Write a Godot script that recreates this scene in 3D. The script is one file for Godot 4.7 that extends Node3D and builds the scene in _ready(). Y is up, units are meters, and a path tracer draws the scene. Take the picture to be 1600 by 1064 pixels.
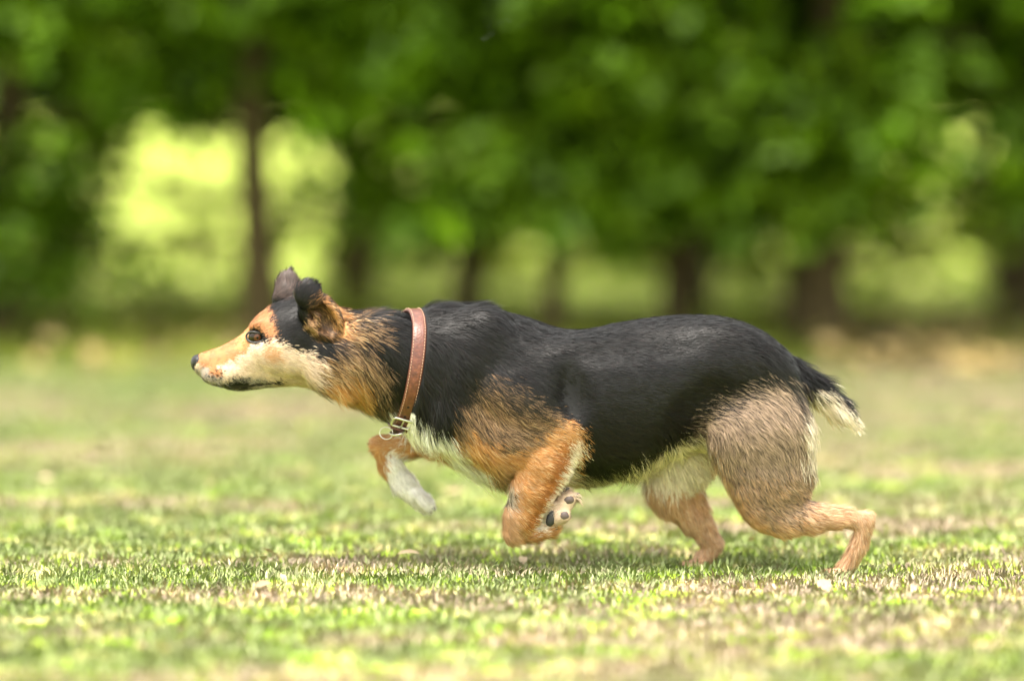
extends Node3D
# A dog running across a lawn in front of a row of young hedge trees.
# Photo pixels are 1600 x 1064; the dog is drawn up in the vertical plane z = 0, where one pixel is about one millimetre.

const F := 5985.0          # focal length in photo pixels (135 mm on a 24 mm high sensor)
const DIST := 6.15         # camera to the dog's plane
const CAM_H := 0.817
const HORIZON := 98.0      # photo row of the horizon
var pitch := atan((532.0 - HORIZON) / F)
var px_x := DIST / (F * cos(pitch))
var px_y := DIST / (F * cos(pitch) * cos(pitch))
var mid_y := CAM_H - DIST * tan(pitch)      # height seen at photo row 532 in the plane z = 0

var rng := RandomNumberGenerator.new()
var used := {}

# ------------------------------------------------------------------ helpers
func to_world(p: Vector3) -> Vector3:            # dog drawing space (pixels, y down) -> metres
	return Vector3((p.x - 800.0) * px_x, mid_y - (p.y - 532.0) * px_y, p.z * px_x)

func dir_world(p: Vector3) -> Vector3:
	return Vector3(p.x, -p.y, p.z)

func row_at(px: float, d: float) -> float:       # x in metres of a photo column at distance d from the camera
	return (px - 800.0) / F * d

func numbered(called: String) -> String:
	if not used.has(called):
		used[called] = 0
		return called
	used[called] += 1
	return "%s_%03d" % [called, used[called]]

func thing(called: String, label: String, category: String, at := Vector3.ZERO, group := "", kind := "") -> Node3D:
	var o := Node3D.new()
	o.name = numbered(called)
	add_child(o)
	o.position = at
	tag(o, label, category, group, kind)
	return o

func tag(o: Node, label: String, category: String, group := "", kind := "") -> void:
	o.set_meta("label", label)
	o.set_meta("category", category)
	if group: o.set_meta("group", group)
	if kind: o.set_meta("kind", kind)

func part(called: String, m: Mesh, mat: Material, parent: Node, at := Transform3D.IDENTITY) -> MeshInstance3D:
	var o := MeshInstance3D.new()
	o.name = called
	o.mesh = m
	o.material_override = mat
	parent.add_child(o, true)
	o.transform = at
	return o

func mat(c: Color, rough := 0.7, spec := 0.5) -> StandardMaterial3D:
	var m := StandardMaterial3D.new()
	m.albedo_color = c.linear_to_srgb()
	m.roughness = rough
	m.metallic_specular = spec
	return m

func mesh_of(v: PackedVector3Array, n: PackedVector3Array, c: PackedColorArray, i: PackedInt32Array) -> ArrayMesh:
	var a := []
	a.resize(Mesh.ARRAY_MAX)
	a[Mesh.ARRAY_VERTEX] = v
	a[Mesh.ARRAY_NORMAL] = n
	if c.size(): a[Mesh.ARRAY_COLOR] = c
	a[Mesh.ARRAY_INDEX] = i
	var m := ArrayMesh.new()
	m.add_surface_from_arrays(Mesh.PRIMITIVE_TRIANGLES, a)
	return m

# a tube through points with a radius at each, closed at both ends; loops when closed
func tube(st: SurfaceTool, pts: Array, radii: Array, sides := 8, closed := false, rough := 0.0, seed_at := 0.0) -> void:
	var rings := []
	var up := Vector3(0.31, 0.2, 0.93).normalized()
	var n := pts.size()
	for i in n:
		var a: Vector3 = pts[(i - 1 + n) % n] if closed or i > 0 else pts[0]
		var b: Vector3 = pts[(i + 1) % n] if closed or i < n - 1 else pts[n - 1]
		var t: Vector3 = (b - a).normalized()
		var s: Vector3 = t.cross(up).normalized()
		if s.length() < 0.1: s = t.cross(Vector3.RIGHT).normalized()
		var w: Vector3 = s.cross(t).normalized()
		up = w
		var ring := []
		for k in sides:
			var ang := TAU * k / sides
			var r: float = radii[i]
			if rough > 0.0:
				r *= 1.0 + rough * sin(ang * 3.0 + i * 1.7 + seed_at) + rough * 0.7 * sin(ang * 2.0 - i * 2.3 + seed_at * 3.1)
			ring.append([pts[i] + (s * cos(ang) + w * sin(ang)) * r, s * cos(ang) + w * sin(ang)])
		rings.append(ring)
	var last := n if closed else n - 1
	for i in last:
		var r0: Array = rings[i]
		var r1: Array = rings[(i + 1) % n]
		for k in sides:
			var k2 := (k + 1) % sides
			for q in [r0[k], r1[k2], r1[k], r0[k], r0[k2], r1[k2]]:
				st.set_normal(q[1])
				st.add_vertex(q[0])
	if not closed:
		for e in [0, n - 1]:
			var c: Vector3 = pts[e]
			var nn: Vector3 = (pts[0] - pts[1]).normalized() if e == 0 else (pts[n - 1] - pts[n - 2]).normalized()
			for k in sides:
				var tri := [c, rings[e][(k + 1) % sides][0], rings[e][k][0]]
				if e > 0: tri = [c, rings[e][k][0], rings[e][(k + 1) % sides][0]]
				for q in tri:
					st.set_normal(nn)
					st.add_vertex(q)

func start() -> SurfaceTool:
	var st := SurfaceTool.new()
	st.begin(Mesh.PRIMITIVE_TRIANGLES)
	return st

func quad(st: SurfaceTool, a: Vector3, b: Vector3, c: Vector3, d: Vector3) -> void:
	for p in [a, b, c, a, c, d]: st.add_vertex(p)

# ------------------------------------------------------------------ the dog's body as a field
class Prim:
	var kind := 0            # 0 tapered capsule, 1 ellipsoid
	var cut := false
	var a: Vector3
	var ba: Vector3
	var inv := 0.0
	var r1 := 0.0
	var dr := 0.0
	var zs := 1.0
	var k := 10.0
	var rad: Vector3
	var cs := 1.0
	var sn := 0.0
	var lo: Vector3
	var hi: Vector3
	func d(p: Vector3) -> float:
		if kind == 0:
			var q := Vector3(p.x, p.y, p.z / zs) - a
			var h := clampf(q.dot(ba) * inv, 0.0, 1.0)
			return (q - ba * h).length() - r1 - dr * h
		var e := p - a
		e = Vector3(e.x * cs + e.y * sn, -e.x * sn + e.y * cs, e.z)
		var u := e / rad
		var k0 := u.length()
		var k1 := (u / rad).length()
		return k0 * (k0 - 1.0) / maxf(k1, 1e-5)

var prims: Array[Prim] = []
var loft_top := PackedFloat32Array()
var loft_bot := PackedFloat32Array()
var loft_wid := PackedFloat32Array()
var loft_egg := PackedFloat32Array()
const LOFT0 := 296
const LOFT1 := 1272

func capsule(a: Vector3, b: Vector3, r1: float, r2: float, zs := 1.0, k := 12.0, cut := false) -> void:
	var p := Prim.new()
	p.a = Vector3(a.x, a.y, a.z / zs)
	p.ba = Vector3(b.x, b.y, b.z / zs) - p.a
	p.inv = 1.0 / maxf(p.ba.length_squared(), 1e-6)
	p.r1 = r1
	p.dr = r2 - r1
	p.zs = zs
	p.k = k
	p.cut = cut
	var r := maxf(r1, r2) + k * 1.3
	p.lo = Vector3(minf(a.x, b.x) - r, minf(a.y, b.y) - r, minf(a.z, b.z) - r)
	p.hi = Vector3(maxf(a.x, b.x) + r, maxf(a.y, b.y) + r, maxf(a.z, b.z) + r)
	prims.append(p)

func chain(list: Array, zs := 1.0, k := 12.0) -> void:      # [x, y, z, r] joints
	for i in list.size() - 1:
		var u: Array = list[i]
		var v: Array = list[i + 1]
		capsule(Vector3(u[0], u[1], u[2]), Vector3(v[0], v[1], v[2]), u[3], v[3], zs, k)

func ellipsoid(c: Vector3, rad: Vector3, angle := 0.0, k := 14.0, cut := false) -> void:
	var p := Prim.new()
	p.kind = 1
	p.a = c
	p.rad = rad
	p.cs = cos(deg_to_rad(angle))
	p.sn = sin(deg_to_rad(angle))
	p.k = k
	p.cut = cut
	var r := maxf(rad.x, rad.y) + k * 1.3
	p.lo = Vector3(c.x - r, c.y - r, c.z - rad.z - k * 1.3)
	p.hi = Vector3(c.x + r, c.y + r, c.z + rad.z + k * 1.3)
	prims.append(p)

func loft(p: Vector3) -> float:
	var fx := p.x - LOFT0
	if fx <= 0.0 or fx >= LOFT1 - LOFT0 - 1: return 60.0
	var i := int(fx)
	var t := fx - i
	var top := lerpf(loft_top[i], loft_top[i + 1], t)
	var bot := lerpf(loft_bot[i], loft_bot[i + 1], t)
	var hh := maxf((bot - top) * 0.5, 1.0)
	var dy := (p.y - (top + bot) * 0.5) / hh
	var hw := maxf(lerpf(loft_wid[i], loft_wid[i + 1], t) * (1.0 - loft_egg[i] * clampf(dy, -1.0, 1.0)), 1.0)
	var dz := p.z / hw
	return (sqrt(dy * dy + dz * dz) - 1.0) * minf(hh, hw)

func field(p: Vector3, list: Array) -> float:
	var f := loft(p)
	for q in list:
		var e: float = q.d(p)
		var k: float = q.k
		if q.cut:
			var h := maxf(k - absf(-f - e), 0.0) / k
			f = -(minf(-f, e) - h * h * k * 0.25)
		else:
			var h := maxf(k - absf(f - e), 0.0) / k
			f = minf(f, e) - h * h * k * 0.25
	return f

func make_loft() -> void:
	# column, top row, bottom row, half width, egg (how much narrower below), fur allowance
	var s := [
		[296, 570, 571, 1, 0, 0], [300, 561, 577, 9, 0, 0], [305, 556, 583, 14, 0, 0], [313, 551, 590, 18, 0, 1], [324, 547, 598, 21, 0, 1], [342, 540, 606, 25, 0.05, 2],
		[360, 531, 611, 28, 0.08, 2], [376, 521, 612, 31, 0.1, 2], [387, 510, 611, 34, 0.12, 2], [397, 496, 610, 38, 0.12, 2], [411, 483, 608, 44, 0.1, 2],
		[430, 471, 606, 49, 0.1, 3], [450, 463, 605, 53, 0.08, 3], [475, 459, 606, 56, 0.06, 3], [500, 462, 612, 58, 0.04, 4], [520, 470, 620, 60, 0.0, 5],
		[540, 478, 629, 62, 0, 6], [560, 481, 638, 64, 0, 6], [585, 481, 649, 68, 0, 6], [610, 482, 663, 73, 0.05, 6], [635, 484, 684, 78, 0.08, 6],
		[650, 479, 700, 81, 0.1, 6], [672, 471, 717, 85, 0.06, 7], [700, 468, 728, 88, 0.08, 7], [740, 472, 747, 92, 0.12, 6], [780, 480, 760, 95, 0.15, 6],
		[820, 491, 766, 98, 0.13, 5], [860, 504, 766, 101, 0.1, 5], [890, 510, 764, 102, 0.08, 5], [920, 509, 759, 101, 0.06, 5], [960, 501, 750, 97, 0.05, 5],
		[1000, 494, 741, 91, 0.05, 5], [1040, 489, 720, 85, 0.08, 5], [1080, 487, 705, 82, 0.1, 5], [1120, 490, 706, 81, 0.1, 5], [1160, 501, 700, 80, 0.1, 5],
		[1200, 523, 695, 74, 0.05, 5], [1230, 547, 685, 62, 0, 5], [1250, 569, 665, 44, 0, 4], [1262, 588, 635, 24, 0, 2], [1269, 604, 618, 6, 0, 0], [1273, 610, 612, 1, 0, 0]]
	var at := 0
	for x in range(LOFT0, LOFT1):
		while at < s.size() - 2 and x >= s[at + 1][0]: at += 1
		var a: Array = s[maxi(at - 1, 0)]
		var b: Array = s[at]
		var c: Array = s[at + 1]
		var d: Array = s[mini(at + 2, s.size() - 1)]
		var t: float = float(x - b[0]) / float(c[0] - b[0])
		var v := []
		for k in range(1, 6):
			v.append(cubic_interpolate_in_time(b[k], c[k], a[k], d[k], t, c[0] - b[0], minf(a[0] - b[0], -1.0), maxf(d[0] - b[0], c[0] - b[0] + 1.0)))
		var fur: float = v[4]
		loft_top.append(v[0] + fur)
		loft_bot.append(maxf(v[1] - fur * 0.7, v[0] + fur + 1.0))
		loft_wid.append(maxf(v[2], 1.0))
		loft_egg.append(v[3])

func make_prims() -> void:
	# shoulders, ribs and haunches
	for s in [1.0, -1.0]:
		capsule(Vector3(752, 515, 52 * s), Vector3(700, 630, 64 * s), 34, 40, 0.75, 34)
		ellipsoid(Vector3(930, 625, 66 * s), Vector3(120, 95, 34), 6, 30)
		ellipsoid(Vector3(1150, 560, 50 * s), Vector3(80, 50, 30), 18, 30)
		ellipsoid(Vector3(600, 545, 52 * s), Vector3(60, 55, 16), 40, 24)
		# cheek, ruff, brow
		ellipsoid(Vector3(520, 572, 46 * s), Vector3(46, 42, 22), 40, 16)
		ellipsoid(Vector3(446, 552, 36 * s), Vector3(44, 26, 16), 12, 14)
		ellipsoid(Vector3(404, 506, 26 * s), Vector3(15, 9, 12), -30, 9)
		ellipsoid(Vector3(352, 584, 16 * s), Vector3(36, 17, 14), -6, 9)
		ellipsoid(Vector3(399, 525, 43 * s), Vector3(15, 10.5, 14), 8, 5, true)
		# mouth line and nostril
		for q in [[316, 600, 22, 340, 606, 26], [340, 606, 26, 372, 603, 31], [372, 603, 31, 412, 598, 38], [412, 598, 38, 438, 595, 44]]:
			capsule(Vector3(q[0], q[1], q[2] * s), Vector3(q[3], q[4], q[5] * s), 2.2, 2.2, 1.0, 3, true)
	# hollow behind the shoulder
	for s in [1.0, -1.0]:
		ellipsoid(Vector3(806, 622, 88 * s), Vector3(58, 40, 20), 42, 20)
		ellipsoid(Vector3(886, 596, 111 * s), Vector3(20, 46, 22), -8, 26, true)
		ellipsoid(Vector3(1082, 632, 102 * s), Vector3(50, 24, 20), -40, 26, true)
		ellipsoid(Vector3(1000, 530, 98 * s), Vector3(90, 16, 20), -4, 30, true)
		capsule(Vector3(694, 515, 98 * s), Vector3(676, 630, 104 * s), 9, 10, 1.0, 26, true)
	capsule(Vector3(800, 706, 110), Vector3(866, 672, 112), 4, 3, 1.0, 9, true)
	# the hollow before the heel tendon, near and far
	capsule(Vector3(1262, 795, 78), Vector3(1338, 804, 70), 5, 3, 1.0, 7, true)
	capsule(Vector3(1092, 800, -38), Vector3(1118, 846, -46), 5, 3, 1.0, 7, true)
	# near foreleg: upper arm, forearm, wrist folded back, paw
	chain([[712, 650, 68, 44], [790, 682, 78, 40], [872, 688, 82, 27]], 0.62, 22)
	chain([[874, 690, 82, 26], [851, 716, 82, 37], [833, 758, 80, 34], [812, 800, 78, 25], [802, 825, 77, 18]], 0.62, 10)
	capsule(Vector3(893, 674, 84), Vector3(880, 690, 84), 11, 20, 0.7, 8)
	chain([[807, 825, 70, 16], [834, 829, 60, 12], [858, 819, 60, 15]], 0.8, 4)
	chain([[858, 818, 60, 16], [868, 798, 64, 18]], 0.8, 4)
	chain([[866, 796, 68, 14], [882, 780, 72, 13], [888, 772, 73, 13]], 0.9, 3)
	chain([[870, 802, 72, 12], [881, 798, 78, 11]], 0.9, 3)
	chain([[866, 790, 60, 12], [880, 766, 60, 11]], 0.9, 3)
	# far foreleg reaching forward, paw folded down
	chain([[735, 665, -66, 44], [690, 692, -70, 28], [640, 698, -68, 21], [594, 703, -66, 16]], 0.75, 16)
	chain([[592, 704, -66, 16], [606, 734, -66, 17.5], [628, 765, -66, 19], [650, 786, -66, 15]], 0.8, 7)
	chain([[646, 778, -55, 10], [660, 789, -54, 11], [667, 795, -54, 10]], 0.9, 2)
	chain([[640, 782, -68, 10], [654, 794, -66, 11], [661, 800, -66, 10]], 0.9, 2)
	chain([[646, 780, -78, 11], [662, 792, -79, 10]], 0.9, 2)
	# near hind leg
	chain([[1178, 600, 38, 62], [1188, 680, 54, 79], [1200, 738, 58, 66], [1200, 782, 60, 43]], 0.6, 18)
	chain([[1190, 780, 60, 34], [1222, 800, 60, 32], [1262, 803, 58, 24], [1302, 804, 57, 16], [1346, 807, 56, 12]], 0.75, 9)
	capsule(Vector3(1280, 790, 57), Vector3(1356, 803, 56), 8, 7, 0.8, 6)
	chain([[1350, 807, 56, 14], [1340, 846, 56, 13], [1320, 880, 57, 12], [1306, 897, 57, 13]], 0.85, 6)
	for z in [42, 52, 62, 72]:
		chain([[1312, 890, 57 + (z - 57) * 0.7, 9], [1294, 893, z, 7.5], [1280, 900 - absf(z - 57) * 0.2, z, 7]], 1.0, 2)
	# far hind leg
	chain([[1110, 640, -40, 60], [1072, 715, -56, 52], [1050, 765, -60, 38], [1052, 790, -60, 28]], 0.62, 16)
	chain([[1056, 784, -60, 27], [1084, 820, -60, 19], [1106, 846, -60, 14], [1120, 855, -60, 11]], 0.8, 8)
	chain([[1090, 775, -60, 14], [1110, 825, -60, 8], [1126, 856, -60, 7]], 0.8, 10)
	chain([[1120, 858, -60, 13], [1104, 884, -60, 13], [1094, 897, -60, 13]], 0.85, 6)
	for z in [-75, -65, -55, -45]:
		chain([[1098, 890, -60 + (z + 60) * 0.7, 9], [1082, 894, z, 7.5], [1069, 900 - absf(z + 60) * 0.2, z, 7]], 1.0, 2)
	# tail
	chain([[1238, 585, 0, 26], [1280, 612, 0, 21], [1310, 638, 0, 17], [1332, 658, 0, 11]], 0.8, 14)
	# ears: the far one a thin blade, the near one a cup with its tip tipped over
	chain([[446, 470, -38, 24], [447, 448, -42, 18], [450, 433, -46, 8]], 0.4, 6)
	ellipsoid(Vector3(502, 490, 52), Vector3(29, 41, 23), -38, 8)
	ellipsoid(Vector3(505, 493, 75), Vector3(20, 34, 24), -40, 4, true)
	ellipsoid(Vector3(484, 457, 68), Vector3(21, 23, 9), -20, 5)
	chain([[484, 505, 60, 6], [496, 502, 61, 5], [498, 490, 62, 4], [490, 482, 61, 4]], 1.0, 4)

func near(lo: Vector3, hi: Vector3) -> Array:
	var out := []
	for q in prims:
		if q.lo.x < hi.x and q.hi.x > lo.x and q.lo.y < hi.y and q.hi.y > lo.y and q.lo.z < hi.z and q.hi.z > lo.z: out.append(q)
	return out

# surface nets over one box of the field; adds to the shared arrays (drawing space)
var bv := PackedVector3Array()
var bn := PackedVector3Array()
var bi := PackedInt32Array()
func surface(lo: Vector3, hi: Vector3, cell: float) -> void:
	const B := 6
	var nx := int(ceil((hi.x - lo.x) / cell / B)) * B + 1
	var ny := int(ceil((hi.y - lo.y) / cell / B)) * B + 1
	var nz := int(ceil((hi.z - lo.z) / cell / B)) * B + 1
	var f := PackedFloat32Array()
	f.resize(nx * ny * nz)
	f.fill(50.0)
	var size := Vector3.ONE * cell * B
	var reach := 0.87 * cell * B
	for bx in range(0, nx - 1, B):
		for by in range(0, ny - 1, B):
			for bz in range(0, nz - 1, B):
				var from := lo + Vector3(bx, by, bz) * cell
				var list := near(from - Vector3.ONE * cell, from + size + Vector3.ONE * cell)
				var mid := field(from + size * 0.5, list)
				var ex := B + (1 if bx + B >= nx - 1 else 0)
				var ey := B + (1 if by + B >= ny - 1 else 0)
				var ez := B + (1 if bz + B >= nz - 1 else 0)
				var full := absf(mid) < reach * 2.0
				for i in ex:
					for j in ey:
						var at := ((bx + i) * ny + by + j) * nz + bz
						for k in ez:
							f[at + k] = field(from + Vector3(i, j, k) * cell, list) if full else mid
	var id := PackedInt32Array()
	id.resize(nx * ny * nz)
	id.fill(-1)
	var sx := ny * nz
	var sy := nz
	var off := [0, sx, sy, sx + sy, 1, sx + 1, sy + 1, sx + sy + 1]
	var corner := [Vector3(0, 0, 0), Vector3(1, 0, 0), Vector3(0, 1, 0), Vector3(1, 1, 0), Vector3(0, 0, 1), Vector3(1, 0, 1), Vector3(0, 1, 1), Vector3(1, 1, 1)]
	var edges := [[0, 1], [2, 3], [4, 5], [6, 7], [0, 2], [1, 3], [4, 6], [5, 7], [0, 4], [1, 5], [2, 6], [3, 7]]
	for x in nx - 1:
		for y in ny - 1:
			var row := x * sx + y * sy
			for z in nz - 1:
				var c := row + z
				var s0 := f[c] < 0.0
				if (f[c + sx] < 0.0) == s0 and (f[c + sy] < 0.0) == s0 and (f[c + 1] < 0.0) == s0 and (f[c + sx + sy] < 0.0) == s0 and (f[c + sx + 1] < 0.0) == s0 and (f[c + sy + 1] < 0.0) == s0 and (f[c + sx + sy + 1] < 0.0) == s0:
					continue
				var sum := Vector3.ZERO
				var n := 0
				for e in edges:
					var fa := f[c + off[e[0]]]
					var fb := f[c + off[e[1]]]
					if (fa < 0.0) != (fb < 0.0):
						sum += corner[e[0]].lerp(corner[e[1]], fa / (fa - fb))
						n += 1
				var p := lo + (Vector3(x, y, z) + sum / n) * cell
				var g := Vector3(f[c + sx] + f[c + sx + sy] + f[c + sx + 1] + f[c + sx + sy + 1] - f[c] - f[c + sy] - f[c + 1] - f[c + sy + 1],
					f[c + sy] + f[c + sx + sy] + f[c + sy + 1] + f[c + sx + sy + 1] - f[c] - f[c + sx] - f[c + 1] - f[c + sx + 1],
					f[c + 1] + f[c + sx + 1] + f[c + sy + 1] + f[c + sx + sy + 1] - f[c] - f[c + sx] - f[c + sy] - f[c + sx + sy])
				id[c] = bv.size()
				bv.append(p)
				bn.append(g.normalized())
	for x in range(1, nx - 1):
		for y in range(1, ny - 1):
			var row := x * sx + y * sy
			for z in range(1, nz - 1):
				var c := row + z
				var s0 := f[c] < 0.0
				if (f[c + sx] < 0.0) != s0: face(id[c], id[c - sy], id[c - sy - 1], id[c - 1])
				if (f[c + sy] < 0.0) != s0: face(id[c], id[c - sx], id[c - sx - 1], id[c - 1])
				if (f[c + 1] < 0.0) != s0: face(id[c], id[c - sx], id[c - sx - sy], id[c - sy])

func face(a: int, b: int, c: int, d: int) -> void:
	if a < 0 or b < 0 or c < 0 or d < 0: return
	for t in [[a, b, c], [a, c, d]]:
		var u := bv[t[0]]
		# drawing space is mirrored (y down), so the sign is the opposite of the world's
		if (bv[t[1]] - u).cross(bv[t[2]] - u).dot(bn[t[0]] + bn[t[1]] + bn[t[2]]) < 0.0:
			bi.append(t[0]); bi.append(t[2]); bi.append(t[1])
		else:
			bi.append(t[0]); bi.append(t[1]); bi.append(t[2])

# ------------------------------------------------------------------ coat: colours, lie and length of the hair
# each coat: a list of [share, base colour, tip colour] (linear pigment values)
var COATS := {
	"black": [[0.88, Color(0.004, 0.0036, 0.0036), Color(0.005, 0.0046, 0.0046)], [0.12, Color(0.014, 0.011, 0.01), Color(0.009, 0.008, 0.007)]],
	"brindle": [[0.4, Color(0.035, 0.024, 0.017), Color(0.06, 0.038, 0.023)], [0.4, Color(0.09, 0.052, 0.03), Color(0.24, 0.14, 0.072)], [0.2, Color(0.15, 0.09, 0.052), Color(0.33, 0.215, 0.125)]],
	"dusky": [[0.75, Color(0.018, 0.015, 0.013), Color(0.02, 0.016, 0.014)], [0.25, Color(0.037, 0.0222, 0.0148), Color(0.222, 0.1332, 0.074)]],
	"ruff": [[0.35, Color(0.037, 0.0222, 0.01258), Color(0.074, 0.0407, 0.01924)], [0.4, Color(0.1184, 0.0592, 0.0259), Color(0.3404, 0.1924, 0.0814)], [0.25, Color(0.222, 0.1184, 0.0518), Color(0.444, 0.3108, 0.1776)]],
	"tan": [[0.5, Color(0.36, 0.16, 0.052), Color(0.46, 0.23, 0.085)], [0.3, Color(0.29, 0.115, 0.034), Color(0.38, 0.17, 0.056)], [0.2, Color(0.42, 0.25, 0.12), Color(0.54, 0.36, 0.19)]],
	"light_tan": [[0.6, Color(0.4144, 0.2294, 0.1184), Color(0.5032, 0.3108, 0.1776)], [0.4, Color(0.37, 0.185, 0.0814), Color(0.4588, 0.2516, 0.1258)]],
	"cream": [[0.7, Color(0.4884, 0.3552, 0.2442), Color(0.5624, 0.444, 0.333)], [0.3, Color(0.444, 0.2886, 0.185), Color(0.518, 0.37, 0.2516)]],
	"white": [[0.85, Color(0.74, 0.71, 0.66), Color(0.82, 0.79, 0.74)], [0.15, Color(0.58, 0.52, 0.45), Color(0.68, 0.62, 0.55)]],
	"agouti": [[0.4, Color(0.16, 0.11, 0.076), Color(0.38, 0.27, 0.19)], [0.3, Color(0.06, 0.043, 0.032), Color(0.12, 0.087, 0.064)], [0.3, Color(0.24, 0.17, 0.115), Color(0.31, 0.22, 0.15)]],
	"leg": [[0.5, Color(0.42, 0.235, 0.125), Color(0.55, 0.34, 0.19)], [0.25, Color(0.34, 0.165, 0.075), Color(0.43, 0.225, 0.11)], [0.25, Color(0.48, 0.32, 0.2), Color(0.6, 0.43, 0.28)]],
	"belly": [[0.5, Color(0.3108, 0.2516, 0.1702), Color(0.5328, 0.4588, 0.3404)], [0.3, Color(0.0888, 0.0666, 0.0444), Color(0.296, 0.2294, 0.148)], [0.2, Color(0.037, 0.0296, 0.0222), Color(0.0592, 0.0444, 0.0333)]],
	"grizzle": [[0.4, Color(0.2664, 0.2294, 0.1998), Color(0.37, 0.3256, 0.2812)], [0.4, Color(0.04, 0.035, 0.033), Color(0.0444, 0.037, 0.037)], [0.2, Color(0.37, 0.2812, 0.1924), Color(0.4884, 0.3848, 0.2812)]],
	"muzzle": [[0.6, Color(0.33, 0.14, 0.058), Color(0.4, 0.185, 0.08)], [0.4, Color(0.28, 0.105, 0.04), Color(0.34, 0.14, 0.055)]],
	"deep_tan": [[0.7, Color(0.26, 0.095, 0.024), Color(0.33, 0.125, 0.034)], [0.3, Color(0.2, 0.07, 0.018), Color(0.26, 0.1, 0.03)]],
	"smoky": [[0.6, Color(0.008, 0.007, 0.007), Color(0.01, 0.009, 0.009)], [0.4, Color(0.07, 0.05, 0.035), Color(0.26, 0.185, 0.13)]],
	"lip": [[0.6, Color(0.012, 0.011, 0.011), Color(0.016, 0.014, 0.014)], [0.4, Color(0.2, 0.17, 0.14), Color(0.3, 0.26, 0.22)]],
	"pale": [[0.75, Color(0.62, 0.52, 0.4), Color(0.74, 0.65, 0.52)], [0.25, Color(0.5, 0.39, 0.27), Color(0.62, 0.5, 0.37)]],
	"agouti_warm": [[0.45, Color(0.2, 0.13, 0.085), Color(0.42, 0.285, 0.19)], [0.2, Color(0.34, 0.19, 0.1), Color(0.46, 0.28, 0.16)], [0.35, Color(0.08, 0.055, 0.04), Color(0.14, 0.098, 0.07)]],
	"far_ear": [[0.6, Color(0.05, 0.033, 0.027), Color(0.085, 0.057, 0.048)], [0.4, Color(0.03, 0.022, 0.02), Color(0.06, 0.045, 0.04)]],
	"ear_brown": [[0.55, Color(0.037, 0.01998, 0.0111), Color(0.074, 0.03848, 0.02072)], [0.25, Color(0.1184, 0.0592, 0.0296), Color(0.222, 0.1184, 0.0592)], [0.2, Color(0.03, 0.02, 0.016), Color(0.037, 0.0222, 0.0148)]]}
var coat_names: Array = COATS.keys()
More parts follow.
